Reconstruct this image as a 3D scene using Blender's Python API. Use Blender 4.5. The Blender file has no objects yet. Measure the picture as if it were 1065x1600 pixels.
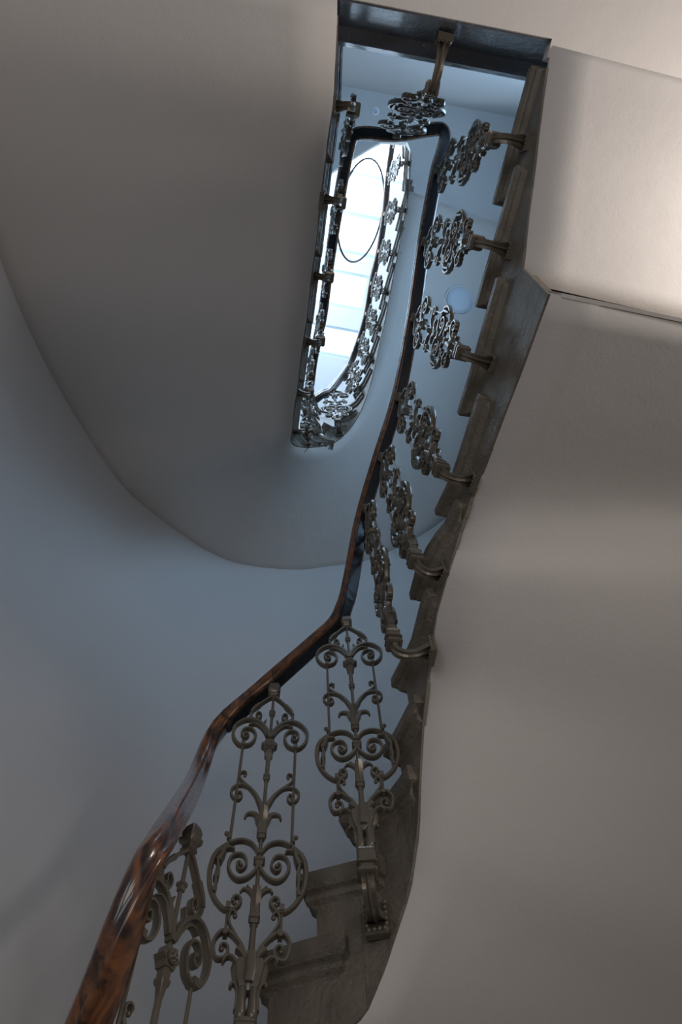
import bpy, bmesh, math, random
from mathutils import Vector, Matrix
random.seed(4)
C = bpy.context.scene.collection
S = bpy.context.scene

# ---------------------------------------------------------------- camera
cam_data = bpy.data.cameras.new('camera'); cam = bpy.data.objects.new('camera', cam_data); C.objects.link(cam)
cam_data.sensor_fit = 'VERTICAL'; cam_data.sensor_height = 36.0; cam_data.lens = 36.0 * 1067 / 1600
cam_data.clip_start = 0.02
R = [[0.9950232195539676, 0.0996433266629386, 6.938893903907228e-18], [0.09255481164662376, -0.9242383785655782, -0.37042816635284237], [-0.03691069478504961, 0.36858462669787767, -0.9288611164067915]]
cam.matrix_world = Matrix([[R[0][0], R[0][1], R[0][2], 0], [R[1][0], R[1][1], R[1][2], 0], [R[2][0], R[2][1], R[2][2], 1.6], [0, 0, 0, 1]])
S.camera = cam
# ---------------------------------------------------------------- light and exposure
S.view_settings.view_transform = 'Standard'; S.view_settings.look = 'None'
S.view_settings.gamma = 1; S.view_settings.use_curve_mapping = False
S.view_settings.exposure = 0.0
w = bpy.data.worlds.new('world'); S.world = w; w.use_nodes = True
w.node_tree.nodes['Background'].inputs[0].default_value = (0.62, 0.78, 1.0, 1)
w.node_tree.nodes['Background'].inputs[1].default_value = 0.3
SKY_E = 3.2; FILL_E = 13.0; HIGH_FILL_E = 19.0
def point_lamp(name, loc, col, power, radius=0.1):
    d = bpy.data.lights.new(name, 'POINT'); d.color = col; d.energy = power; d.shadow_soft_size = radius
    o = bpy.data.objects.new(name, d); o.location = loc; C.objects.link(o); return o
def area_lamp(name, loc, target, size, col, power):
    d = bpy.data.lights.new(name, 'AREA'); d.color = col; d.energy = power; d.shape = 'RECTANGLE'; d.size = size[0]; d.size_y = size[1]
    o = bpy.data.objects.new(name, d); o.location = loc; C.objects.link(o)
    o.rotation_euler = (Vector(target) - Vector(loc)).to_track_quat('-Z', 'Y').to_euler(); return o
area_lamp('assumed_hall_light', (0.9, -2.2, 1.2), (0.9, 0.3, 3.6), (1.4, 1.2), (1.0, 0.88, 0.79), 17)  # assumed warm source below, unseen and without fixture; lights the right-hand soffits
area_lamp('added_daylight_fill', (-1.0, -2.6, 1.3), (-0.6, 1.2, 2.2), (1.2, 1.8), (0.84, 0.9, 1.0), 13)  # added unseen fill in cool daylight tint, lighting left soffit and lower panels
area_lamp('assumed_landing_light', (1.74, 0.05, 3.44), (0.6, -0.15, 3.86), (0.25, 0.7), (1.0, 0.91, 0.85), 13)  # assumed lamp, no fixture built; unseen area light brightening the pale soffit

# ---------------------------------------------------------------- materials
def mat(name, base, rough=0.8, metal=0.0, noise=None, bump=None, coat=0.0, mix=None, spec=0.5):
    m = bpy.data.materials.new(name); m.use_nodes = True; nt = m.node_tree; b = nt.nodes['Principled BSDF']
    b.inputs['Base Color'].default_value = (*base, 1); b.inputs['Roughness'].default_value = rough
    b.inputs['Metallic'].default_value = metal; b.inputs['Coat Weight'].default_value = coat
    b.inputs['Specular IOR Level'].default_value = spec
    b.inputs['Coat Roughness'].default_value = 0.12
    tc = nt.nodes.new('ShaderNodeTexCoord')
    if mix:
        n = nt.nodes.new('ShaderNodeTexNoise'); n.inputs['Scale'].default_value = mix[1]; n.inputs['Detail'].default_value = 6
        nt.links.new(tc.outputs['Object'], n.inputs['Vector'])
        r = nt.nodes.new('ShaderNodeValToRGB'); r.color_ramp.elements[0].position = mix[2]; r.color_ramp.elements[1].position = mix[3]
        r.color_ramp.elements[0].color = (*base, 1); r.color_ramp.elements[1].color = (*mix[0], 1)
        nt.links.new(n.outputs['Fac'], r.inputs['Fac']); nt.links.new(r.outputs['Color'], b.inputs['Base Color'])
    if bump:
        last = None
        for sc, st, dist in bump:
            n = nt.nodes.new('ShaderNodeTexNoise'); n.inputs['Scale'].default_value = sc; n.inputs['Detail'].default_value = 4
            nt.links.new(tc.outputs['Object'], n.inputs['Vector'])
            bp = nt.nodes.new('ShaderNodeBump'); bp.inputs['Strength'].default_value = st; bp.inputs['Distance'].default_value = dist
            nt.links.new(n.outputs['Fac'], bp.inputs['Height'])
            if last: nt.links.new(last.outputs['Normal'], bp.inputs['Normal'])
            last = bp
        nt.links.new(last.outputs['Normal'], b.inputs['Normal'])
    return m
M_plaster = mat('plaster', (0.60, 0.565, 0.53), 0.75, bump=[(5, 0.25, 0.02), (110, 0.16, 0.004)], spec=0.25)
M_wall = mat('wall_paint', (0.60, 0.59, 0.58), 0.8, bump=[(3, 0.2, 0.01), (140, 0.1, 0.003)], spec=0.25)
M_white = mat('white_ceiling', (0.84, 0.86, 0.88), 0.7, bump=[(60, 0.05, 0.003)], spec=0.2)
M_stone = mat('painted_stone', (0.125, 0.107, 0.082), 0.5, bump=[(26, 0.5, 0.014), (110, 0.6, 0.006)], mix=((0.20, 0.172, 0.135), 9, 0.35, 0.7), spec=0.45)
M_iron = mat('bronzed_iron', (0.155, 0.134, 0.104), 0.3, metal=0.35, bump=[(120, 0.12, 0.002)], mix=((0.17, 0.145, 0.112), 30, 0.4, 0.65))
M_dark = mat('dark_iron', (0.03, 0.03, 0.034), 0.4, metal=0.4)
M_frame = mat('window_frame_paint', (0.62, 0.70, 0.76), 0.5)
M_floor = mat('floor_stone', (0.30, 0.27, 0.235), 0.5, bump=[(40, 0.1, 0.003)])
M_beam = mat('dark_beam_paint', (0.07, 0.075, 0.09), 0.3, bump=[(22, 0.5, 0.02), (90, 0.5, 0.006)], spec=0.9, coat=0.8)
M_disc = mat('lamp_glass', (0.50, 0.55, 0.62), 0.35)
def wood():
    m = bpy.data.materials.new('varnished_wood'); m.use_nodes = True; nt = m.node_tree; b = nt.nodes['Principled BSDF']
    tc = nt.nodes.new('ShaderNodeTexCoord'); mp = nt.nodes.new('ShaderNodeMapping'); mp.inputs['Scale'].default_value = (5, 5, 1.6)
    n = nt.nodes.new('ShaderNodeTexNoise'); n.inputs['Scale'].default_value = 4; n.inputs['Detail'].default_value = 7; n.inputs['Distortion'].default_value = 2.4
    r = nt.nodes.new('ShaderNodeValToRGB'); e = r.color_ramp.elements
    e[0].position = 0.36; e[0].color = (0.022, 0.008, 0.004, 1); e[1].position = 0.68; e[1].color = (0.25, 0.088, 0.025, 1)
    nt.links.new(tc.outputs['Object'], mp.inputs['Vector']); nt.links.new(mp.outputs['Vector'], n.inputs['Vector'])
    nt.links.new(n.outputs['Fac'], r.inputs['Fac']); nt.links.new(r.outputs['Color'], b.inputs['Base Color'])
    b.inputs['Roughness'].default_value = 0.3; b.inputs['Coat Weight'].default_value = 0.8; b.inputs['Coat Roughness'].default_value = 0.08
    return m
M_wood = wood()
def emit(name, col, st):
    m = bpy.data.materials.new(name); m.use_nodes = True; nt = m.node_tree
    for n in list(nt.nodes): nt.nodes.remove(n)
    o = nt.nodes.new('ShaderNodeOutputMaterial'); e = nt.nodes.new('ShaderNodeEmission')
    e.inputs[0].default_value = (*col, 1); e.inputs[1].default_value = st; nt.links.new(e.outputs[0], o.inputs[0]); return m
M_fill = emit('landing_fill_glow', (0.42, 0.68, 1.0), FILL_E)  # blue glow of the unseen window added at the landing
M_high_fill = emit('high_fill_glow', (0.60, 0.79, 1.0), HIGH_FILL_E)  # strong glow for the added high window and the added skylight
M_sky = emit('daylit_glass', (0.62, 0.80, 1.0), SKY_E)

# ---------------------------------------------------------------- helpers
def obj(name, bm, m, parent=None, smooth=False, loc=None):
    me = bpy.data.meshes.new(name); bmesh.ops.recalc_face_normals(bm, faces=bm.faces); bm.to_mesh(me); bm.free()
    me.materials.append(m)
    if smooth:
        for p in me.polygons: p.use_smooth = True
    o = bpy.data.objects.new(name, me); C.objects.link(o)
    if parent: o.parent = parent
    if loc: o.location = loc
    return o
def tag(o, label, cat, group=None):
    o['label'] = label; o['category'] = cat
    if group: o['group'] = group
    return o
def struct(name, bm, m, smooth=False):
    o = obj(name, bm, m, None, smooth); o['kind'] = 'structure'; return o
def empty(name, loc):
    o = bpy.data.objects.new(name, None); o.location = loc; o.empty_display_size = 0.05; C.objects.link(o); return o
def catmull(pts, n=5, closed=False):
    P = [Vector(p) for p in pts]; out = []
    for i in range(len(P) - 1):
        p0 = P[i - 1] if i else P[0] * 2 - P[1]; p1 = P[i]; p2 = P[i + 1]; p3 = P[i + 2] if i + 2 < len(P) else P[-1] * 2 - P[-2]
        for k in range(n):
            t = k / n
            out.append(0.5 * ((2 * p1) + (p2 - p0) * t + (2 * p0 - 5 * p1 + 4 * p2 - p3) * t * t + (3 * p1 - p0 - 3 * p2 + p3) * t ** 3))
    out.append(P[-1]); return out
def loft(bm, rings, cap=True, close=True):
    V = [[bm.verts.new(p) for p in r] for r in rings]; n = len(V[0])
    for a, b in zip(V, V[1:]):
        for i in range(n if close else n - 1):
            j = (i + 1) % n
            try: bm.faces.new((a[i], a[j], b[j], b[i]))
            except ValueError: pass
    if cap:
        bm.faces.new(V[0][::-1]); bm.faces.new(V[-1])
def box(bm, c, s, rz=0):
    ca, sa = math.cos(rz), math.sin(rz)
    rings = []
    for z in (-1, 1):
        rings.append([(c[0] + (x * s[0] * ca - y * s[1] * sa) / 2, c[1] + (x * s[0] * sa + y * s[1] * ca) / 2, c[2] + z * s[2] / 2) for x, y in ((-1, -1), (1, -1), (1, 1), (-1, 1))])
    loft(bm, rings)
def prism(bm, poly, z0, z1):
    loft(bm, [[(p[0], p[1], z0) for p in poly], [(p[0], p[1], z1) for p in poly]])
def blob(bm, c, r, seg=8, sc=(1, 1, 1)):
    rings = []
    for i in range(1, seg):
        a = math.pi * i / seg
        rings.append([(c[0] + sc[0] * r * math.sin(a) * math.cos(2 * math.pi * j / 10), c[1] + sc[1] * r * math.sin(a) * math.sin(2 * math.pi * j / 10), c[2] + sc[2] * r * math.cos(a)) for j in range(10)])
    loft(bm, rings)
# ribbon sweep in the panel's own x-z plane: hw = half width in plane, hd = half depth (y)
def ribbon(bm, pts, hw, hd, n=5, y=0.0, hw2=None, hd2=None):
    P = catmull([(p[0], 0, p[1]) for p in pts], n); L = len(P); rings = []
    for i, p in enumerate(P):
        t = (P[min(i + 1, L - 1)] - P[max(i - 1, 0)]).normalized(); nn = Vector((t.z, 0, -t.x)); f = i / (L - 1)
        a = hw + ((hw2 if hw2 is not None else hw) - hw) * f; d = hd + ((hd2 if hd2 is not None else hd) - hd) * f; c = 0.35
        rings.append([(p.x + nn.x * u * a, y + v * d, p.z + nn.z * u * a) for u, v in ((-1, -1 + c), (-1 + c, -1), (1 - c, -1), (1, -1 + c), (1, 1 - c), (1 - c, 1), (-1 + c, 1), (-1, 1 - c))])
    loft(bm, rings)
def rod(bm, x0, z0, x1, z1, r, y=0, seg=8):
    rings = []
    for x, z in ((x0, z0), (x1, z1)):
        rings.append([(x + r * math.cos(2 * math.pi * (j + .5) / seg), y + r * math.sin(2 * math.pi * (j + .5) / seg), z) for j in range(seg)])
    loft(bm, rings)
def sqlathe(bm, prof, depth=1.0, x=0):
    # chamfered-square section stack: prof = (z, half width)
    rings = []
    for z, h in prof:
        c = h * 0.8
        rings.append([(x + a, b * depth, z) for a, b in ((h, -c), (h, c), (c, h), (-c, h), (-h, c), (-h, -c), (-c, -h), (c, -h))])
    loft(bm, rings)

# ---------------------------------------------------------------- survey data (metres)
S1 = [[[-0.42, 1.44, 2.1], [-0.7, 1.85, 2.2]], [[-0.26, 1.43, 2.3], [-0.3, 2.0, 2.35]], [[-0.15, 1.4, 2.4], [-0.05, 2.06, 2.42]], [[-0.05, 1.38, 2.46], [0.2, 2.12, 2.48]], [[0, 1.37, 2.553], [0.5, 2.12, 2.58]], [[0.068, 1.335, 2.69], [0.8, 2.06, 2.72]], [[0.105, 1.285, 2.806], [1.05, 1.92, 2.82]], [[0.148, 1.2, 3.01], [1.3, 1.74, 2.97]], [[0.189, 1.126, 3.147], [1.45, 1.55, 3.07]], [[0.23, 0.978, 3.227], [1.58, 1.3, 3.2]], [[0.28, 0.877, 3.283], [1.63, 1.12, 3.32]], [[0.326, 0.825, 3.38], [1.67, 1.0, 3.37]], [[0.384, 0.71, 3.435], [1.7, 0.9, 3.43]], [[0.48, 0.43, 3.384], [1.74, 0.72, 3.39]], [[0.56, 0.17, 3.333], [1.75, 0.53, 3.34]]]
S1b = [[[0.565, 0.16, 3.6], [1.76, 0.53, 3.6]], [[0.64, -0.07, 3.763], [1.84, 0.3, 3.76]], [[0.736, -0.37, 3.96], [1.97, 0.0, 3.96]], [[0.773, -0.49, 4.02], [2.0, -0.12, 4.02]]]
S2 = [[[0.145, -0.648, 4.02], [-1.17, -1.0, 4.02]], [[0.116, -0.435, 4.09], [-1.19, -0.75, 4.09]], [[0.072, -0.256, 4.26], [-1.21, -0.5, 4.24]], [[0.011, 0.009, 4.44], [-1.23, -0.17, 4.46]], [[-0.061, 0.307, 4.6], [-1.25, 0.15, 4.62]], [[-0.145, 0.642, 4.8], [-1.27, 0.45, 4.82]], [[-0.201, 0.873, 4.93], [-1.26, 0.75, 5.02]], [[-0.216, 0.941, 5.0], [-1.19, 1.07, 5.14]], [[-0.2, 0.996, 5.1], [-1.06, 1.36, 5.28]], [[-0.134, 1.074, 5.32], [-0.75, 1.75, 5.43]], [[-0.007, 1.16, 5.65], [-0.37, 1.95, 5.58]], [[0.104, 1.147, 5.88], [-0.1, 2.03, 5.73]], [[0.193, 1.095, 6.1], [0.15, 2.09, 5.88]], [[0.272, 1.005, 6.32], [0.51, 2.1, 6.22]], [[0.343, 0.884, 6.53], [0.8, 2.04, 6.43]], [[0.4, 0.754, 6.7], [1.1, 1.9, 6.62]], [[0.488, 0.557, 6.93], [1.35, 1.7, 6.83]], [[0.567, 0.345, 7.13], [1.55, 1.4, 7.02]], [[0.656, 0.124, 7.35], [1.68, 1.0, 7.2]], [[0.731, -0.083, 7.53], [1.76, 0.55, 7.4]], [[0.807, -0.307, 7.7], [1.85, 0.15, 7.58]]]
S2end = [[0.828, -0.442, 7.77], [0.852, -0.606, 7.8], [0.874, -0.703, 7.85]]
n1 = [[-2, -0.36, 1.42], [-1, -0.257, 1.39], [0, -0.155, 1.345], [1, -0.055, 1.33], [2, 0.068, 1.29], [3, 0.108, 1.21], [4, 0.24, 1.02], [5, 0.366, 0.83], [6, 0.463, 0.545], [7, 0.525, 0.22], [8, 0.62, -0.09]]
n2 = [[1, 0.18, -0.611], [2, 0.119, -0.305], [3, 0.042, 0.018], [4, -0.024, 0.293], [5, -0.095, 0.581], [6, -0.17, 0.861], [7, -0.169, 1.02], [8, -0.106, 1.052], [9, -0.034, 1.126], [10, 0.061, 1.173], [11, 0.163, 1.151], [12, 0.241, 1.092], [13, 0.337, 0.957], [14, 0.42, 0.755], [15, 0.512, 0.532], [16, 0.615, 0.268], [17, 0.717, -0.04], [18, 0.816, -0.349], [19, 0.889, -0.614]]
TT = dict([[1, 4.455], [2, 4.62], [3, 4.785], [4, 4.95], [5, 5.115], [6, 5.28], [7, 5.445], [8, 5.61], [9, 5.97], [10, 6.18], [11, 6.4], [12, 6.62], [13, 6.87], [14, 7.09], [15, 7.31], [16, 7.53], [17, 7.75], [18, 7.97], [19, 8.17]])
TT1 = dict([[-2, 2.463], [-1, 2.628], [0, 2.793], [1, 2.958], [2, 3.123], [3, 3.325], [4, 3.475], [5, 3.618], [6, 3.783], [7, 3.948], [8, 4.113]])
T1 = 2.793
T2 = 4.29

# ---------------------------------------------------------------- room shell
wallpath = [(-1.12, -1.46), (-1.17, -1.0), (-1.19, -.75), (-1.21, -.5), (-1.23, -.17), (-1.25, .15), (-1.27, .45), (-1.26, .75), (-1.19, 1.07), (-1.06, 1.36), (-.75, 1.75), (-.37, 1.95), (-.1, 2.03), (.15, 2.09), (.5, 2.12), (.8, 2.06), (1.1, 1.9), (1.35, 1.7), (1.55, 1.4), (1.68, 1.0), (1.77, .55), (1.86, .15), (2.02, -.2), (2.15, -.66)]
wp = [v for v in catmull([(a, b, 0) for a, b in wallpath], 4)]
cx, cy = 0.35, 0.3
def wall_mesh(pts, z0, z1, th=0.25):
    bm = bmesh.new()
    inner = [Vector((p.x, p.y, 0)) for p in pts]; outer = []
    for i, p in enumerate(inner):
        t = (inner[min(i + 1, len(inner) - 1)] - inner[max(i - 1, 0)]).normalized(); nrm = Vector((t.y, -t.x, 0))
        if nrm.dot(p - Vector((cx, cy, 0))) < 0: nrm = -nrm
        outer.append(p + nrm * th)
    poly = inner + outer[::-1]
    V0 = [[bm.verts.new((p.x, p.y, z)) for p in inner] for z in (z0, z1)]; V1 = [[bm.verts.new((p.x, p.y, z)) for p in outer] for z in (z0, z1)]
    n = len(inner)
    for i in range(n - 1):
        bm.faces.new((V0[0][i], V0[0][i + 1], V0[1][i + 1], V0[1][i])); bm.faces.new((V1[0][i], V1[0][i + 1], V1[1][i + 1], V1[1][i]))
        bm.faces.new((V0[0][i], V0[0][i + 1], V1[0][i + 1], V1[0][i])); bm.faces.new((V0[1][i], V0[1][i + 1], V1[1][i + 1], V1[1][i]))
    for i in (0, n - 1): bm.faces.new((V0[0][i], V0[1][i], V1[1][i], V1[0][i]))
    return bm
ZR = 10.0
iL = 26; iR = 70
struct('wall_front', wall_mesh(wp, 0, ZR), M_wall, True)
bm = bmesh.new(); prism(bm, [(-1.35, -1.52), (2.45, -.585), (2.51, -.82), (-1.29, -1.76)], 4.02, ZR); struct('wall_back', bm, M_wall)
bm = bmesh.new(); prism(bm, [(-2.5, -4.2), (3.2, -4.2), (3.2, -4.0), (-2.5, -4.0)], 0, 4.3); struct('wall_hall', bm, M_wall)
bm = bmesh.new(); prism(bm, [(-2.5, -4.2), (3.2, -4.2), (3.2, 3), (-2.5, 3)], -0.2, 0); struct('floor', bm, M_floor)
bm = bmesh.new(); prism(bm, [(-2.5, -4.2), (3.2, -4.2), (3.2, -.62), (2.2, -.84), (-1.3, -1.70), (-2.5, -2.0)], 4.02, 4.3); struct('ceiling', bm, M_plaster)

def soffit(name, st, m, th=0.05, n=10, nu=4, inset=0.006):
    """Plaster soffit: stations of inner and outer points, smoothed, with thickness."""
    A = catmull([s[0] for s in st], nu); B = catmull([s[1] for s in st], nu)
    bm = bmesh.new(); low = []; high = []
    for i, (a, b) in enumerate(zip(A, B)):
        d = (b - a); d.z = 0; d.normalize(); aa = a + d * inset; bb = b + d * 0.06
        rl = []; rh = []
        for k in range(n + 1):
            f = k / n; p = aa.lerp(bb, f); wob = 0.0016 * math.sin(i * 1.7 + math.sin(i * 3.1)) if k == 0 else 0
            rl.append(bm.verts.new((p.x + wob, p.y, p.z - 0.004))); rh.append(bm.verts.new((p.x, p.y, p.z + th)))
        low.append(rl); high.append(rh)
    for i in range(len(low) - 1):
        for k in range(n):
            bm.faces.new((low[i][k], low[i + 1][k], low[i + 1][k + 1], low[i][k + 1])); bm.faces.new((high[i][k], high[i][k + 1], high[i + 1][k + 1], high[i + 1][k]))
        for k in (0, n): bm.faces.new((low[i][k], low[i + 1][k], high[i + 1][k], high[i][k]))
    for i in (0, len(low) - 1):
        for k in range(n): bm.faces.new((low[i][k], low[i][k + 1], high[i][k + 1], high[i][k]))
    return struct(name, bm, m, True)
s_lower = soffit('ceiling.001', S1, M_plaster, th=0.02)
# upper part of the flight begins with a small vertical face where the plaster steps up
soffit('ceiling.002', S1b, M_plaster, th=0.02)
bm = bmesh.new()
a, b = S1b[0]; a0, b0 = S1[-1]
prism(bm, [(a0[0] + .03, a0[1] + .004), (b0[0] + .1, b0[1] + .012), (b0[0] + .1, b0[1] + .02), (a0[0] + .03, a0[1] + .014)], a0[2] - .004, a[2] + .035)
struct('trim_1', bm, M_plaster)
# flat soffit of the first landing
B0 = Vector((0.145, -0.648, 0)); B1 = Vector((0.773, -0.491, 0)); bd = (B1 - B0).normalized(); bn = Vector((bd.y, -bd.x, 0))
bm = bmesh.new(); prism(bm, [tuple(B0 + bn * .006), tuple(B1 + bn * .006 ), (.76,-.45), (2.05, -.08), (2.2, -.7), (-1.25, -1.53), (-1.22, -1.0)], 4.012, 4.06); struct('ceiling.003', bm, M_plaster)
soffit('ceiling.004', S2, M_plaster, th=0.02)
# flat soffit of the upper landing, with the well cut out of it
c2 = [[0.852, -0.606, 7.8], [0.829, -0.668, 7.8], [0.645, -0.698, 7.8], [0.554, -0.665, 7.8], [0.223, -0.518, 7.8], [-0.233, -0.311, 7.8]]
bm = bmesh.new()
poly = [S2[-1][0], S2end[0], S2end[1]] + c2[1:]
outer2 = [(-1.30, -.12), (-1.2, -1.5), (2.2, -.72), (1.9, .19)]
zz = 7.1
rl = [(p[0], p[1]) for p in ([(S2[-1][0][0] + .01, S2[-1][0][1] + .04)] + [S2end[0]] + c2)] + outer2
V0 = [bm.verts.new((x, y, (7.70 if i == 0 else 7.8) if i < len(rl) - 1 else 7.62)) for i, (x, y) in enumerate(rl)]
V1 = [bm.verts.new((x, y, 8.04)) for x, y in rl]
bm.faces.new(V0); bm.faces.new(V1[::-1])
for i in range(len(rl)):
    j = (i + 1) % len(rl); bm.faces.new((V0[i], V0[j], V1[j], V1[i]))
struct('ceiling.005', bm, M_wall)

# ---------------------------------------------------------------- roof with skylights
sky = [[[0.248, -0.32, 9.9], [0.807, -0.123, 9.9], [0.706, 0.26, 9.9], [0.135, 0.09, 9.9]], [[0.115, 0.294, 9.9], [0.605, 0.438, 9.9], [0.508, 0.814, 9.9], [0.015, 0.687, 9.9]], [[-0.024, 0.923, 9.9], [0.466, 1.045, 9.9], [0.37, 1.375, 9.9], [-0.097, 1.252, 9.9]]]
ang = math.radians(-16.5); tn = Vector((math.cos(ang), math.sin(-ang), 0)); 
e1 = Vector((math.cos(math.radians(16)), math.sin(math.radians(16)), 0)); e2 = Vector((-e1.y, e1.x, 0))
def uv(p): v = Vector((p[0], p[1], 0)); return v.dot(e1), v.dot(e2)
def xy(u, v): q = e1 * u + e2 * v; return (q.x, q.y)
holes = []
for w4, uL in zip(sky, (-0.55, -0.30, -0.30)):
    us = [uv(p)[0] for p in w4]; vs = [uv(p)[1] for p in w4]
    holes.append((uL, max(us), min(vs), max(vs)))
zc = 9.9
def strip(bm, u0, u1, v0, v1, z0=None, z1=None):
    prism(bm, [xy(u0, v0), xy(u1, v0), xy(u1, v1), xy(u0, v1)], z0 if z0 is not None else zc, z1 if z1 is not None else zc + .14)
holes = sorted(holes, key=lambda h: h[2])
fill_skylight = (-1.05, 1.55, -1.35, -0.75)  # added skylight out of view, put in for more light from above
bm = bmesh.new(); U0, U1, VV0, VV1 = -2.2, 2.6, -2.4, 2.6
edges = [VV0]
allh = [fill_skylight] + holes
for h in allh:
    strip(bm, U0, U1, edges[-1], h[2]); strip(bm, U0, h[0], h[2], h[3]); strip(bm, h[1], U1, h[2], h[3]); edges.append(h[3])
strip(bm, U0, U1, edges[-1], VV1)
struct('ceiling.006', bm, M_white)
for i, h in enumerate(allh):
    bm = bmesh.new(); f = 0.035
    for a0_, a1_, b0_, b1_ in ((h[0], h[1], h[2], h[2] + f), (h[0], h[1], h[3] - f, h[3]), (h[0], h[0] + f, h[2] + f, h[3] - f), (h[1] - f, h[1], h[2] + f, h[3] - f)):
        strip(bm, a0_, a1_, b0_, b1_, zc + .03, zc + .13)
    o = struct('window_%d' % (i + 1), bm, M_frame)  # the first frame belongs to the added skylight
    bm = bmesh.new(); strip(bm, h[0] + .01, h[1] - .01, h[2] + .01, h[3] - .01, zc + .10, zc + .112)
    obj('pane', bm, M_high_fill if i == 0 else M_sky, o)
tr = [[0.124, -0.512, 9.8], [0.928, -0.814, 9.8]]
bm = bmesh.new(); a = Vector(tr[0]); b = Vector(tr[1]); d = (b - a).normalized() * .8; nrm = Vector((d.y, -d.x, 0)).normalized() * .006
a -= d; b += d
prism(bm, [tuple(a - nrm), tuple(b - nrm), tuple(b + nrm), tuple(a + nrm)], zc - .012, zc + .005); struct('trim_2', bm, M_frame)

# added window-shaped blue fill in the right-hand wall, unseen, lighting the upper soffits
wo = Vector((1.93, -.10, 5.6)); wd = Vector((.35, -.94, 0)).normalized(); wn = Vector((-wd.y, wd.x, 0)) * -1
if wn.x > 0: wn = -wn
bm = bmesh.new()
def wbar(bm, u0, u1, z0, z1, d0, d1):
    c = [wo + wd * u + wn * d for u, d in ((u0, d0), (u1, d0), (u1, d1), (u0, d1))]; prism(bm, [(q.x, q.y) for q in c], z0, z1)
for u0, u1, z0, z1 in ((-.36, -.31, 4.75, 6.45), (.31, .36, 4.75, 6.45), (-.31, .31, 4.75, 4.8), (-.31, .31, 6.4, 6.45), (-.02, .02, 4.8, 6.4)): wbar(bm, u0, u1, z0, z1, .0, .06)
wf = struct('window_5', bm, M_frame); bm = bmesh.new(); wbar(bm, -.31, .31, 4.8, 6.4, .02, .03); obj('pane', bm, M_fill, wf)

# added glowing window, unseen, brightening the roof ceiling from the top storey's left wall
bm = bmesh.new(); bmf = bmesh.new()
for z0, z1, y0, y1 in ((8.35, 9.65, -.9, -.86), (8.35, 9.65, .56, .6), (8.35, 8.39, -.86, .56), (9.61, 9.65, -.86, .56), (8.39, 9.61, -.17, -.13)):
    prism(bmf, [(-1.30, y0), (-1.15, y0), (-1.15, y1), (-1.30, y1)], z0, z1)
prism(bm, [(-1.175, -.86), (-1.165, -.86), (-1.165, .56), (-1.175, .56)], 8.39, 9.61)
wf = struct('window_6', bmf, M_frame); obj('pane', bm, M_high_fill, wf)

# ---------------------------------------------------------------- stone steps
def curve_of(st, n=4):
    A = catmull([s[0] for s in st], n); B = catmull([s[1] for s in st], n); acc = [0]
    for p, q in zip(A, A[1:]): acc.append(acc[-1] + math.hypot(q.x - p.x, q.y - p.y))
    return A, B, acc
def sample(cv, s):
    A, B, acc = cv; s = max(0, min(acc[-1] - 1e-5, s))
    for i in range(len(acc) - 1):
        if acc[i + 1] >= s:
            f = (s - acc[i]) / max(1e-9, acc[i + 1] - acc[i]); return A[i].lerp(A[i + 1], f), B[i].lerp(B[i + 1], f)
def nearest(cv, x, y):
    A, B, acc = cv; best = (9e9, 0)
    for i in range(len(A) - 1):
        a = Vector((A[i].x, A[i].y)); b = Vector((A[i + 1].x, A[i + 1].y)); p = Vector((x, y)); L = (b - a).length_squared
        f = max(0, min(1, (p - a).dot(b - a) / L)) if L > 0 else 0; d = (a.lerp(b, f) - p).length
        if d < best[0]: best = (d, acc[i] + f * (acc[i + 1] - acc[i]))
    return best[1]
def normal_at(cv, s):
    a, _ = sample(cv, s - .02); b, _ = sample(cv, s + .02); t = (b - a); t.z = 0; t.normalize(); return Vector((t.y, -t.x, 0))  # towards the well
PROF = [(0.0, .018), (-.007, .027), (-.044, .028), (-.051, .022), (-.055, .013), (-.064, .016), (-.074, .014), (-.082, .004), (-.09, -.002)]
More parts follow.
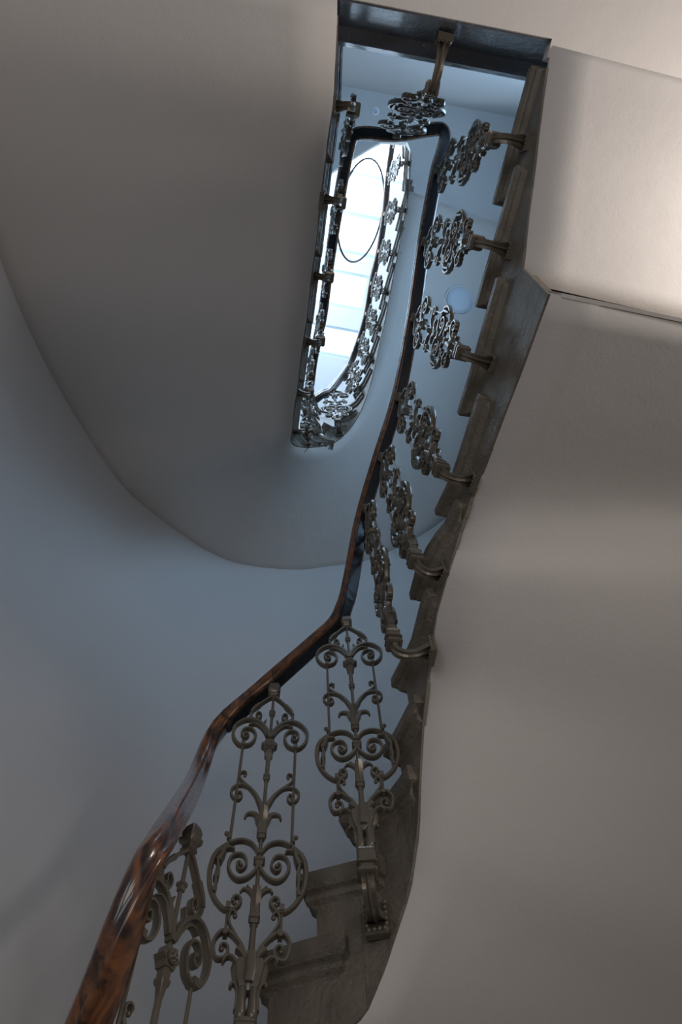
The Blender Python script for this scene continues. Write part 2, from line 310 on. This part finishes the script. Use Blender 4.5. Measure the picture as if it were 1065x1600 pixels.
def make_step(cv, s0, s1, T, label, group, ext=.07):
    a, b = sample(cv, s0); origin = Vector((a.x, a.y, 0)); origin.z = T - .2
    # body: a block behind the string face, plus a thin board out to the wall
    N = 6; ss = [s0 + (s1 + .001 - s0) * i / N for i in range(N + 1)]
    bmB = bmesh.new(); top = T - .03; rings = []
    for s in ss:
        p, q = sample(cv, s); d = q - p; d.z = 0; d.normalize(); zb = min(p.z + .001, top - .03); zk = min(zb + .06, top - .01)
        p0 = Vector((p.x, p.y, 0))
        rings.append([tuple(p0 + d * e + Vector((0, 0, z)) - origin) for e, z in ((0, zb), (.010, zb), (.02, zk), (.045, zk), (.045, top), (0, top))])
    loft(bmB, rings)
    root = empty('stone_step', origin); tag(root, label, 'step', group)
    obj('riser_block', bmB, M_stone, root)
    bmB = bmesh.new(); inn = []; out = []
    for s in ss:
        p, q = sample(cv, s); d = (q - p); d.z = 0; L = d.length; f = 1.0 if max(q.z, p.z) < T - .056 else .1; inn.append(p + d.normalized() * .06); out.append(p.lerp(q, min(1, f)))
    zt = min(T - .001, T); zl = T - .03
    if (out[0] - inn[0]).length > .25 and (out[-1] - inn[-1]).length > .25:
        loft(bmB, [[tuple(Vector((v.x, v.y, z)) - origin) for v in inn + out[::-1]] for z in (zl, zt)])
        obj('tread_board', bmB, M_stone, root)
    # tread slab with a moulded nosing
    bm = bmesh.new(); ss = [s0 + (s1 + ext - s0) * i / 7 for i in range(8)]; rings = []
    base = []; zf = []
    for s in ss:
        p, q = sample(cv, s); zf.append(p.z); p = Vector((p.x, p.y, 0)); q = Vector((q.x, q.y, 0)); base.append((p, p + (q - p).normalized() * .035, normal_at(cv, s)))
    t0 = (base[0][0] - base[1][0]).normalized(); t1 = (base[-1][0] - base[-2][0]).normalized()
    for dz, o in PROF:
        r = []; zs = [0] * 8
        for i, (p, q, nn) in enumerate(base):
            v = p + nn * o; zs[i] = max(T + dz, zf[i] + .003)
            if i == 0: v = v + t0 * (o + .006)
            if i == len(base) - 1: v = v + t1 * min(0, o - .028)
            r.append(v)
        r.append(base[-1][1]); r.append(base[0][1] + t0 * (o + .006) + (base[0][1] - base[1][1]) * 0)
        zs += [zs[-1] if len(zs) == 8 else 0, 0]; zs[8] = max(zs[7], zf[7] + .02); zs[9] = max(zs[0], zf[0] + .02)
        rings.append([(v.x - origin.x, v.y - origin.y, min(z_, T - .0005 + dz * .001) - origin.z) for v, z_ in zip(r, zs)])
    loft(bm, rings)
    o = obj('tread', bm, M_stone, root)
    bv = o.modifiers.new('b', 'BEVEL'); bv.width = .004; bv.segments = 2; bv.limit_method = 'ANGLE'; bv.angle_limit = math.radians(50)
    return root
full1 = [tuple(x) for x in S1] + [tuple(x) for x in S1b]
cv1 = curve_of(full1, 1); cvz1 = cv1
names1 = {-2: 'worn stone step below the left-hand end of the lower flight, partly out of frame', -1: 'brown stone step end just right of the frontal panel at the bottom of the picture',
 0: 'brown stone step end behind the curved foot bracket of the second frontal baluster', 1: 'small wedge-shaped stone step end directly above the one behind the foot bracket',
 2: 'short diagonal stone step end where the lower string starts to turn upward', 3: 'long thin stone step edge just above the turn of the lower string',
 4: 'narrow stone step edge beside the baluster with the second-lowest side bracket', 5: 'long moulded stone step edge beside the middle of the plaster soffit',
 6: 'stone step end beside the corner where the pale and dark soffits meet', 7: 'stone step end beside the pale plaster soffit, second below the landing beam', 8: 'topmost stone step end meeting the landing beam at the right'}
pos = [(k, nearest(cv1, x, y)) for k, x, y in n1]
for (k, s), nx in zip(pos, pos[1:] + [(9, cv1[2][-1] - .075)]):
    make_step(cv1, s, nx[1], TT1[k], names1[k], 'stone steps of the lower flight', .07 if k < 8 else .02)
full2 = [tuple(x) for x in S2] + [([*S2end[0]], [1.9, 0.05, 7.68]), ([*S2end[1]], [1.95, 0.0, 7.75]), ([.86, -.75, 7.9], [2.0, -.15, 7.85])]
cv2 = curve_of(full2, 1)
pos = []
last = 0
for m, x, y in n2:
    s = nearest(cv2, x, y)
    if s < last + .035: s = last + .035
    pos.append((m, s)); last = s
ordinal = ['first', 'second', 'third', 'fourth', 'fifth', 'sixth', 'seventh', 'eighth', 'ninth', 'tenth', 'eleventh', 'twelfth', 'thirteenth', 'fourteenth', 'fifteenth', 'sixteenth', 'seventeenth', 'eighteenth', 'nineteenth']
for i, (m, s) in enumerate(pos):
    s1 = pos[i + 1][1] if i + 1 < len(pos) else cv2[2][-1]
    where = 'dark stone step edge on the upper left string, %s above the landing' if m <= 6 else ('stone step end in the tight turn of the upper flight, %s above landing' if m <= 11 else 'pale-lit stone step edge on the upper right string, %s above landing')
    make_step(cv2, s, s1, TT[m], where % ordinal[m - 1], 'stone steps of the upper flight', .05)

# landing: beam face and slab
ld = empty('landing_slab', (0.46, -.57, 4.02)); tag(ld, 'dark stone landing beam with blue sheen across the top of the picture', 'landing')
off = Vector((0.46, -.57, 4.02))
bm = bmesh.new(); poly = [B0 - bd * .03, B1 + bd * .01, Vector((2.0, -.2, 0)), Vector((2.14, -.7, 0)), Vector((-1.2, -1.5, 0)), Vector((-1.17, -1.0, 0))]
loft(bm, [[(p.x - off.x - (bn.x * q if i < 2 else 0), p.y - off.y - (bn.y * q if i < 2 else 0), z) for i, p in enumerate(poly)] for z, q in ((.001, 0), (.08, .003), (.23, .013))]); obj('beam', bm, M_beam, ld)
bm = bmesh.new(); rings = []
for z, o in ((.20, .0), (.212, .03), (.222, .042), (.228, .048), (.27, .05), (.276, .044)):
    f0 = B0 - bn * o - bd * .03; f1 = B1 - bn * o + bd * .01
    rings.append([(p.x - off.x, p.y - off.y, z) for p in (f0, f1, Vector((2.0, -.2, 0)), Vector((2.14, -.7, 0)), Vector((-1.2, -1.5, 0)), Vector((-1.17, -1.0, 0)))])
loft(bm, rings); obj('nosing_slab', bm, M_beam, ld)

# ---------------------------------------------------------------- baluster panel
TRC = {
'top_s': [(5, -59), (22, -78), (40, -102), (56, -125), (63, -145), (59, -165), (47, -172), (35, -164), (33, -148), (41, -139), (47, -148), (44, -157)] ,
'upper_c': [(5, -250), (11, -224), (23, -200), (40, -181), (60, -173), (81, -180), (100, -203), (106, -229), (102, -259), (88, -282), (74, -287), (56, -280), (46, -261), (44, -239), (52, -220), (67, -213), (80, -224), (81, -243), (73, -255), (64, -248), (65, -235), (71, -235)] ,
'upper_leaf': [(11, -241), (21, -219), (36, -199), (51, -193), (65, -201)] ,
'upper_tip': [(15, -216), (23, -192), (18, -173)] ,
'mid_s': [(10, -521), (18, -495), (29, -469), (44, -447), (59, -437), (77, -438), (89, -452), (89, -470), (81, -483), (70, -486), (63, -475), (67, -461), (75, -464), (73, -471)] ,
'mid_curl': [(44, -445), (61, -428), (72, -412), (73, -395), (64, -388), (58, -393), (61, -401)] ,
'calyx1': [(7, -572), (17, -553), (24, -533), (37, -528), (47, -533), (50, -544)] ,
'heart_up': [(11, -648), (20, -631), (31, -618), (47, -612), (63, -614), (78, -622)] ,
'outer': [(81, -626), (98, -642), (109, -661), (113, -685), (114, -707), (110, -735), (100, -761), (89, -778), (74, -792), (59, -793), (46, -783), (42, -771), (47, -761), (56, -762), (59, -770), (54, -775)] ,
'heart_low': [(11, -680), (18, -696), (32, -712), (50, -719), (65, -710), (74, -692), (75, -674), (69, -658), (57, -651), (45, -654), (38, -667), (38, -683), (47, -693), (55, -689), (57, -677), (52, -673), (49, -678)] ,
'leaf_br': [(105, -647), (93, -643), (80, -636), (68, -638), (65, -649)] ,
'knob': [(82, -609), (83, -597), (88, -593)] ,
'acanth': [(86, -634), (98, -653), (99, -675), (102, -699), (99, -720), (104, -736), (100, -756)] ,
'cal2a': [(10, -797), (12, -775), (17, -758), (27, -745), (38, -741), (44, -749)] ,
'cal2b': [(12, -796), (14, -775), (19, -750), (31, -733)] ,
'cal2c': [(9, -797), (10, -728)] ,
'rodR': [(75, -283), (79, -615)] ,
'link': [(66, -787), (66, -846)] ,
'low_c': [(21, -902), (26, -886), (35, -867), (49, -851), (63, -842), (76, -845), (86, -862), (85, -883), (78, -899), (65, -898), (58, -889), (58, -876), (65, -869), (72, -873), (70, -879)] ,
'low_s': [(31, -875), (46, -849), (58, -828), (62, -810), (58, -796), (50, -799), (50, -806)] ,
'low_b': [(35, -918), (39, -906), (49, -895), (59, -896), (65, -907)] ,
'low_leaf': [(21, -904), (28, -888), (38, -877)] ,
'cupR': [(34, -918), (31, -937), (27, -962)] ,
'cupL': [(-10, -920), (-6, -939), (0, -963)] ,
'rod': [(0, -64), (2, -135), (3, -278), (4, -398)] ,
'rod2': [(5, -588), (8, -664)] ,
'rod3': [(10, -807)] ,
'rod4': [(14, -899)] ,
'rosr': [(24, -276), (-17, -280), (5, -307)] ,
}
K = .965
def tp(name):
    return [((x - .0137 * abs(z)) / 1000, z * K / 1000) for x, z in TRC[name]]
H = 1.15      # rail underside to foot of the wall plate; part meshes measured from the foot
def up(o): return o
def panel_parts():
    parts = []
    def add(name, bm, smooth=True, label=None, sub=None):
        for v in bm.verts: v.co.z += H
        parts.append((name, bm, smooth, label, sub))
    for sgn, nm in ((-1, 'l'), (1, 'r')):
        f = lambda k: [(sgn * x, z) for x, z in tp(k)]
        bm = bmesh.new()
        ribbon(bm, f('top_s'), .0042, .0085, hw2=.0022, hd2=.006); ribbon(bm, [f('top_s')[2], f('top_s')[3], f('top_s')[4]], .006, .010, hw2=.0035); e = f('top_s')[-1]; blob(bm, (e[0], 0, e[1]), .0042)
        q = f('top_s')[1]; blob(bm, (q[0], 0, q[1] + .007), .003, sc=(1, 1, 2))
        add('top_scroll', bm)
        bm = bmesh.new()
        ribbon(bm, f('upper_c'), .0055, .009, hw2=.0026, hd2=.007); e = f('upper_c')[-1]; blob(bm, (e[0], 0, e[1]), .0052, sc=(1, 1.6, 1))
        ribbon(bm, f('upper_leaf'), .0055, .007, hw2=.0015); ribbon(bm, f('upper_tip'), .0042, .006, hw2=.0018)
        add('upper_scroll', bm)
        bm = bmesh.new()
        ribbon(bm, f('mid_s'), .0046, .007, hw2=.0022, hd2=.006); e = f('mid_s')[-1]; blob(bm, (e[0], 0, e[1]), .004)
        ribbon(bm, f('mid_s')[0:3], .007, .009, hw2=.0045); ribbon(bm, f('mid_s')[1:4], .0065, .0085, hw2=.003)
        ribbon(bm, f('mid_curl'), .0035, .006, hw2=.002); e = f('mid_curl')[-1]; blob(bm, (e[0], 0, e[1]), .0045)
        add('middle_scroll', bm)
        bm = bmesh.new()
        ribbon(bm, f('heart_up'), .0036, .0082); ribbon(bm, f('outer'), .0062, .0082, hw2=.0026, hd2=.007); e = f('outer')[-1]; blob(bm, (e[0], 0, e[1]), .005)
        a = f('acanth')
        for i0, i1 in ((0, 2), (2, 4), (4, 6)): ribbon(bm, [a[i0], ((a[i0][0] + a[i1][0]) / 2 - sgn * .002, (a[i0][1] + a[i1][1]) / 2), a[i1]], .0035, .012, hw2=.008 - i0 * .001)
        ribbon(bm, f('leaf_br'), .006, .008, hw2=.0015); kx = f('knob'); ribbon(bm, kx, .0045, .006, hw2=.003); blob(bm, (kx[-1][0], 0, kx[-1][1]), .0058)
        add('outer_scroll', bm)
        bm = bmesh.new(); ribbon(bm, f('heart_low'), .0042, .0082, hw2=.0026, hd2=.007); e = f('heart_low')[-1]; blob(bm, (e[0], 0, e[1]), .005, sc=(1, 1.6, 1)); add('inner_scroll', bm)
        bm = bmesh.new()
        ribbon(bm, f('low_c'), .0045, .009, hw2=.0024, hd2=.007); e = f('low_c')[-1]; blob(bm, (e[0], 0, e[1]), .0055)
        ribbon(bm, f('low_s'), .0032, .007, hw2=.0026); e = f('low_s')[-1]; blob(bm, (e[0], 0, e[1]), .0052)
        ribbon(bm, f('low_b'), .0042, .008, hw2=.0022); ribbon(bm, f('low_leaf'), .0045, .010, hw2=.0075)
        add('lower_scroll', bm)
        bm = bmesh.new(); r0, r1 = f('rodR'); rod(bm, r0[0], r0[1], r1[0], r1[1] - .006, .0038); box(bm, (r0[0], 0, r0[1] + .001), (.011, .02, .014)); add('side_rod', bm, False)
        bm = bmesh.new(); r0, r1 = f('link'); rod(bm, r0[0], r0[1], r1[0], r1[1], .0032); box(bm, (r0[0], 0, r0[1] + .001), (.010, .021, .014)); box(bm, (r1[0], 0, r1[1]), (.009, .02, .010)); add('link_rod', bm, False)
    bm = bmesh.new(); rod(bm, 0, -.05, 0, -.30, .0045); rod(bm, 0, -.29, 0, -.40, .0062); rod(bm, 0, -.38, 0, -.72, .0048); rod(bm, 0, -.76, 0, -.92, .0068); add('centre_rod', bm, False)
    for z, h in ((-.132, .0085), (-.388, .0085), (-.572, .011), (-.645, .0125), (-.783, .0115)):
        bm = bmesh.new(); sqlathe(bm, [(z + .007, h * .6), (z + .005, h), (z - .001, h), (z - .002, h * .78), (z - .012, h * .7)]); add('collar', bm, False)
    bm = bmesh.new(); sqlathe(bm, [(.002, .012), (-.012, .016), (-.026, .015), (-.028, .019), (-.036, .018), (-.044, .011), (-.056, .013), (-.064, .006)]); add('finial', bm, True)
    bm = bmesh.new()
    zc_ = -.272; seg = 24
    for y0, y1, r, lobes in ((-.011, .011, .0185, 1), (-.015, .015, .0125, 0)):
        rr = [r * (1 + .16 * lobes * math.cos(6 * 2 * math.pi * j / seg)) for j in range(seg)]
        loft(bm, [[(rr[j] * math.cos(2 * math.pi * j / seg), y, zc_ + rr[j] * math.sin(2 * math.pi * j / seg)) for j in range(seg)] for y in (y0, y1)])
    for y in (-.0145, .0145):
        blob(bm, (0, y, zc_), .005)
        for j in range(5): blob(bm, (.0072 * math.cos(j * 1.2566), y, zc_ + .0072 * math.sin(j * 1.2566)), .0036)
    sqlathe(bm, [(-.288, .009), (-.305, .0085), (-.307, .011), (-.314, .010), (-.318, .007), (-.335, .005)])
    add('rosette', bm)
    def calyx(trs, zb, r0):
        bm = bmesh.new()
        for sgn in (-1, 1):
            for nm, w in trs:
                p = [(sgn * x, z) for x, z in tp(nm)]
                ribbon(bm, p, w, .008, hw2=.0022, hd2=.005)
        for yy in (-1, 1):    # front and back petals, curling outwards
            rings = []
            for i in range(7):
                t = i / 6; z = zb + .052 * t; y = yy * (r0 * .8 + .014 * t * t); hw = .0065 + .004 * math.sin(t * 2.6)
                rings.append([(-hw, y - yy * .003, z), (0, y + yy * .003, z), (hw, y - yy * .003, z), (0, y - yy * .004, z)])
            loft(bm, rings)
        sqlathe(bm, [(zb - .01, r0 * .75), (zb + .002, r0), (zb + .022, r0 * .9), (zb + .04, .004)])
        return bm
    add('upper_calyx', calyx([('calyx1', .0085)], -.555, .012)); add('lower_calyx', calyx([('cal2a', .006), ('cal2b', .005)], -.772, .0105))
    bm = bmesh.new()   # leaf cup
    rings = []
    for z, h in ((-.868, .012), (-.872, .030), (-.885, .033), (-.905, .029), (-.922, .022), (-.93, .016)):
        rings.append([(h * (1 + .10 * math.cos(8 * a)) * math.cos(a), .62 * h * (1 + .10 * math.cos(8 * a)) * math.sin(a), z) for a in [2 * math.pi * j / 32 for j in range(32)]])
    loft(bm, rings)
    for yy in (-1, 1): ribbon(bm, [(0, -.862), (.002, -.89), (0, -.92)], .008, .004, y=yy * .019)
    add('leaf_cup', bm)
    bm = bmesh.new()   # fluted vase
    for xx in (-.0105, .0105):
        rings = []
        for z, h in ((-.918, .007), (-.925, .0105), (-.945, .0082), (-.965, .011), (-.975, .010), (-.98, .006)):
            rings.append([(xx + h * math.cos(a), 1.35 * h * math.sin(a), z) for a in [2 * math.pi * j / 12 for j in range(12)]])
        loft(bm, rings)
    for sgn in (-1, 1): ribbon(bm, [(sgn * .020, -.962), (sgn * .019, -.935), (sgn * .023, -.918), (sgn * .031, -.914), (sgn * .033, -.921)], .003, .007)
    add('fluted_vase', bm)
    bm = bmesh.new()
    sqlathe(bm, [(-.976, .012), (-.983, .012), (-.984, .0195), (-.988, .0205), (-.990, .0185), (-1.014, .0195), (-1.016, .0225), (-1.021, .0225), (-1.022, .016), (-1.034, .016), (-1.035, .0215), (-1.042, .0215), (-1.044, .016)])
    add('foot_block', bm, False)
    # curved bracket to the wall plate (profile in y-z)
    bm = bmesh.new(); P = catmull([(0, 0, -1.04), (0, .000, -1.062), (0, .012, -1.078), (0, .034, -1.082), (0, .064, -1.068), (0, .096, -1.045)], 5); rings = []
    for i, p in enumerate(P):
        t = (P[min(i + 1, len(P) - 1)] - P[max(i - 1, 0)]).normalized(); nn = Vector((0, t.z, -t.y)); f = i / (len(P) - 1)
        h = .0135 + .010 * max(0, f - .72) / .28; g = .0065
        rings.append([(-h, p.y - nn.y * g, p.z - nn.z * g), (h, p.y - nn.y * g, p.z - nn.z * g), (h, p.y + nn.y * g, p.z + nn.z * g), (h * .35, p.y + nn.y * g * .8, p.z + nn.z * g * .8), (0, p.y + nn.y * g * 1.6, p.z + nn.z * g * 1.6), (-h * .35, p.y + nn.y * g * .8, p.z + nn.z * g * .8), (-h, p.y + nn.y * g, p.z + nn.z * g)])
    loft(bm, rings); add('bracket_arm', bm, False)
    bm = bmesh.new(); box(bm, (0, .099, -1.045), (.052, .008, .072))
    for sx in (-1, 1):
        for k in range(6): blob(bm, (sx * .0205, .093, -1.014 - k * .0126), .0062, 6)
    for k in range(4): blob(bm, (-.0165 + k * .011, .091, -1.076), .0072, 6)
    box(bm, (0, .095, -1.0845), (.05, .014, .006))
    add('wall_plate', bm)
    return parts
def build_panel():
    root = empty('baluster_panel', (0, 0, 0))
    for name, bm, sm, label, sub in panel_parts():
        o = obj(name, bm, M_iron, root, sm)
        if sm:
            try: o.data.set_sharp_from_angle(angle=math.radians(42))
            except Exception: pass
    return root
proto = build_panel()
used = [False]
def dense(pts, n=12):
    out = []
    for a, b in zip(pts, pts[1:]):
        for i in range(n): q = a.lerp(b, i / n); out.append(Vector((q.x, q.y, 0)))
    out.append(Vector((pts[-1].x, pts[-1].y, 0))); return out
beam_line = dense([B0, B1], 40); face1 = dense(cv1[0]); face2 = dense(cv2[0])
def place_panel(p, phi, label, group, line=None):
    if not used[0]:
        r = proto; used[0] = True
    else:
        r = proto.copy(); C.objects.link(r)
        for ch in proto.children:
            c = ch.copy(); C.objects.link(c); c.parent = r
    if line:
        d, q = min(((Vector((p[0], p[1], 0)) - c).length, i) for i, c in enumerate(line)); q = line[q]
        turn = math.atan2(q.y - p[1], q.x - p[0]) - math.radians(phi + 90); turn = math.atan2(math.sin(turn), math.cos(turn)); lim = .12 if -25 < phi < 30 else 1.0; turn = max(-lim, min(lim, turn))
        k = max(.75, min(1.4, d / .101))
        for c in r.children:
            if c.name.split('.')[0] in ('bracket_arm', 'wall_plate'): c.scale = (1, k, 1); c.rotation_euler = (0, 0, turn)
    r.location = (p[0], p[1], p[2] - H); r.rotation_euler = (0, 0, math.radians(phi)); tag(r, label, 'baluster', group); return r
P1 = [["Z", [-0.363, 1.083, 2.664], 64], ["A", [-0.258, 1.262, 3.372], 12], ["B", [-0.02, 1.235, 3.683], 3], ["C", [0.107, 1.029, 4.215], -79], ["D", [0.196, 0.863, 4.362], -74], ["E", [0.302, 0.651, 4.508], -71], ["F", [0.405, 0.349, 4.678], -72.5], ["G", [0.491, 0.05, 4.848], -72.5], ["H", [0.59, -0.24, 5.019], -72.5], ["I", [0.43, -0.42, 5.175], 194]]
P2 = [["L0", [0.184, -0.41, 5.345], 104], ["L1", [0.117, -0.127, 5.51], 104], ["L2", [0.048, 0.147, 5.675], 104], ["L3", [-0.016, 0.429, 5.84], 104], ["L4", [-0.098, 0.697, 6.005], 106], ["L5", [-0.152, 0.921, 6.17], 100], ["L6", [-0.122, 0.99, 6.335], 60], ["R7", [0.037, 1.077, 6.86], 5], ["R8", [0.199, 1.022, 7.51], -48], ["R9", [0.315, 0.85, 7.76], -72], ["R10", [0.411, 0.654, 7.98], -74], ["R11", [0.493, 0.411, 8.2], -74], ["R12", [0.6, 0.144, 8.42], -74], ["R13", [0.697, -0.173, 8.64], -74], ["R14", [0.775, -0.52, 8.86], -74], ["R15", [0.865, -0.84, 9.06], -74]]
lab1 = ['scrolled iron baluster panel half hidden behind the handrail at bottom left', 'large frontal iron scroll panel left of the stone steps, its foot out of frame', 'frontal iron scroll panel whose curved foot bracket hangs in front of the step end',
 'lowest of the edge-on iron panels climbing the right string', 'second-lowest edge-on iron panel on the right string', 'slanting iron scroll panel beside the middle of the plaster soffit',
 'iron scroll panel overlapping the pale round lamp disc', 'iron scroll panel lying level in the picture, level with the hanging ring', 'topmost iron panel on the right string, nearest the corner of the landing beam', 'dark iron scroll panel hanging from the middle of the landing beam']
for (nm, p, ph), l in zip(P1, lab1): place_panel(p, ph, l, 'iron baluster panels of the lower flight', beam_line if nm == 'I' else face1)
lab2 = ['dark iron panel at the upper left, first past the landing beam corner', 'dark iron panel on the left string beside the upper part of the hanging ring', 'dark iron panel on the left string beside the second skylight',
 'dark iron panel on the left string beside the third skylight', 'dark iron panel on the left string just above the tight turn', 'iron panel in the tight turn, the left one of the crossing pair', 'iron panel in the tight turn, the right one of the crossing pair',
 'small frontal iron panel standing alone at the foot of the bright well', 'small slanting iron panel at the lower right curve of the bright well', 'small iron panel on the right of the bright well, lowest of the straight row',
 'small iron panel on the right of the bright well, beside the third skylight', 'small iron panel on the right of the bright well, beside the second skylight', 'iron panel right of the bright well, beside the bottom of the hanging ring',
 'small iron panel on the right of the bright well, level with the first skylight', 'small iron panel right of the hanging ring, just under the landing handrail', 'small iron panel mostly hidden behind the landing handrail, farthest up the well']
for (nm, p, ph), l in zip(P2, lab2): place_panel(p, ph, l, 'iron baluster panels of the upper flight', face2)

# ---------------------------------------------------------------- handrail
rail = [[-0.487, 1.078, 2.135], [-0.41, 0.989, 2.236], [-0.35, 0.917, 2.383], [-0.356, 0.976, 2.52], [-0.444, 1.33, 3.048], [-0.406, 1.342, 3.288], [-0.258, 1.262, 3.372], [-0.12, 1.25, 3.555], [-0.04, 1.235, 3.66], [0.0, 1.2, 3.76], [0.05, 1.12, 3.97], [0.107, 1.029, 4.2], [0.196, 0.863, 4.362], [0.302, 0.651, 4.508], [0.405, 0.349, 4.678], [0.491, 0.05, 4.848], [0.59, -0.24, 5.019], [0.63, -0.325, 5.08], [0.652, -0.385, 5.14], [0.645, -0.425, 5.17], [0.6, -0.432, 5.18], [0.43, -0.425, 5.185], [0.29, -0.445, 5.19], [0.24, -0.44, 5.2], [0.215, -0.41, 5.23], [0.185, -0.31, 5.34], [0.135, -0.123, 5.51], [0.066, 0.151, 5.675], [0.002, 0.433, 5.84], [-0.08, 0.701, 6.005], [-0.134, 0.925, 6.17], [-0.185, 0.99, 6.22], [-0.175, 1.05, 6.28], [-0.12, 1.06, 6.4], [-0.04, 1.05, 6.55], [0.037, 1.077, 6.86], [0.199, 1.022, 7.51], [0.315, 0.85, 7.76], [0.411, 0.654, 7.98], [0.493, 0.411, 8.2], [0.6, 0.144, 8.42], [0.697, -0.173, 8.64], [0.775, -0.52, 8.86], [0.865, -0.84, 9.06], [0.955, -1.16, 9.26]]
def frames(path):
    L = len(path); T = [(path[min(i + 1, L - 1)] - path[max(i - 1, 0)]).normalized() for i in range(L)]
    sd = [Vector((t.y, -t.x, 0)).normalized() for t in T]
    for _ in range(2): sd = [sum((sd[j] for j in range(max(0, i - (7 if i < 45 else 1)), min(L, i + (8 if i < 45 else 2)))), Vector()).normalized() for i in range(L)]
    out = []
    for t, s in zip(T, sd):
        s = (s - t * s.dot(t)).normalized(); u = s.cross(t).normalized()
        out.append((s, u if u.z > 0 else -u))
    return out
def sweep(bm, path, prof, first=0):
    F = frames(path)
    loft(bm, [[tuple(p + s * a + u * b) for a, b in prof] for p, (s, u) in list(zip(path, F))[first:]])
def path_of(pts):
    return catmull(pts, 5)
rp = path_of(rail)
hprof = [(-.017, .004), (-.026, .007), (-.028, .014), (-.024, .019), (-.029, .025), (-.031, .034), (-.027, .044), (-.016, .051), (0, .0535), (.016, .051), (.027, .044), (.031, .034), (.029, .025), (.024, .019), (.028, .014), (.026, .007), (.017, .004)]
o0 = Vector(rail[6])
hr = empty('handrail', o0); tag(hr, 'dark varnished wooden handrail winding up around the stairwell', 'handrail')
bm = bmesh.new(); sweep(bm, [p - o0 for p in rp], hprof); obj('rail', bm, M_wood, hr, True)
bm = bmesh.new(); sweep(bm, [p - o0 for p in rp], [(-.017, -.002), (.017, -.002), (.017, .006), (-.017, .006)], 25); obj('iron_strip', bm, M_dark, hr, False)['label'] = 'dark flat iron strip under the wooden rail'

# ---------------------------------------------------------------- ring, disc, detector
rg = Vector([0.496, -0.221, 8.9])
t_ = Vector((-.3, .954, 0)).normalized(); n_ = Vector((.954, .3, 0)).normalized()
bm = bmesh.new(); rad = .47; rings = []
tilt = math.radians(60); ax2 = (n_ * math.cos(tilt) + Vector((0, 0, 1)) * math.sin(tilt)).normalized(); ax3 = t_.cross(ax2).normalized()
for i in range(97):
    a = 2 * math.pi * i / 96; c = t_ * rad * math.cos(a) + ax2 * rad * math.sin(a); d = (t_ * math.cos(a) + ax2 * math.sin(a))
    rings.append([tuple(c + d * .010 * math.cos(b) + ax3 * .010 * math.sin(b)) for b in [2 * math.pi * j / 8 for j in range(8)]])
loft(bm, rings, cap=False)
rr = empty('hanging_ring', rg); tag(rr, 'thin dark ring hanging tilted in front of the skylights', 'ring')
obj('hoop', bm, M_dark, rr, True)
bm = bmesh.new(); q = ax2 * rad
loft(bm, [[(q.x + .0012 * math.cos(b), q.y + .0012 * math.sin(b), z) for b in [2 * math.pi * j / 6 for j in range(6)]] for z in (q.z, 9.9 - rg.z)]); obj('suspension_wire', bm, M_dark, rr)
dc = Vector([1.101, 0.56, 7.1])
# the soffit slopes, so the lamp disc is laid on it with the soffit's own tilt
def soffit_z(x, y):
    A, B, acc = cv2; best = None
    for i in range(len(A) - 1):
        for k in range(41):
            f = k / 40; p = A[i].lerp(B[i], f); q = A[i + 1].lerp(B[i + 1], f)
            for g in (0, .5, 1):
                r = p.lerp(q, g); d = math.hypot(r.x - x, r.y - y)
                if best is None or d < best[0]: best = (d, r.z)
    return best[1]
z0 = soffit_z(dc.x, dc.y); gx = (soffit_z(dc.x + .15, dc.y) - soffit_z(dc.x - .15, dc.y)) / .3; gy = (soffit_z(dc.x, dc.y + .15) - soffit_z(dc.x, dc.y - .15)) / .3
bm = bmesh.new()
loft(bm, [[(r * math.cos(a), r * math.sin(a), z) for a in [2 * math.pi * j / 48 for j in range(48)]] for z, r in ((0.01, .130), (-.022, .130), (-.030, .124))])
rl = obj('ceiling_lamp', bm, M_wall, None, False, (dc.x, dc.y, z0 - .004)); tag(rl, 'pale round flush lamp on the sloping soffit behind the right-hand panels', 'ceiling lamp')
rl.rotation_euler = Vector((-gx, -gy, 1)).to_track_quat('Z', 'Y').to_euler()
bm = bmesh.new(); loft(bm, [[(r * math.cos(a), r * math.sin(a), z) for a in [2 * math.pi * j / 48 for j in range(48)]] for z, r in ((-.030, .112), (-.040, .104), (-.045, .08))]); obj('glass_cover', bm, M_disc, rl)['label'] = 'bluish glass cover'

dt = Vector([0.588, -0.907, 7.8])
bm = bmesh.new()
loft(bm, [[(r * math.cos(a), r * math.sin(a), z) for a in [2 * math.pi * j / 32 for j in range(32)]] for z, r in ((0, .030), (-.006, .030), (-.010, .024))])
sd = obj('smoke_detector', bm, M_white, None, False, (dt.x, dt.y, 7.8)); tag(sd, 'tiny round detector on the ceiling above the landing', 'smoke detector')
bm = bmesh.new(); loft(bm, [[(r * math.cos(a), r * math.sin(a), z) for a in [2 * math.pi * j / 24 for j in range(24)]] for z, r in ((-.010, .017), (-.02, .014))]); obj('sensor_cap', bm, M_disc, sd)['label'] = 'grey sensor cap'
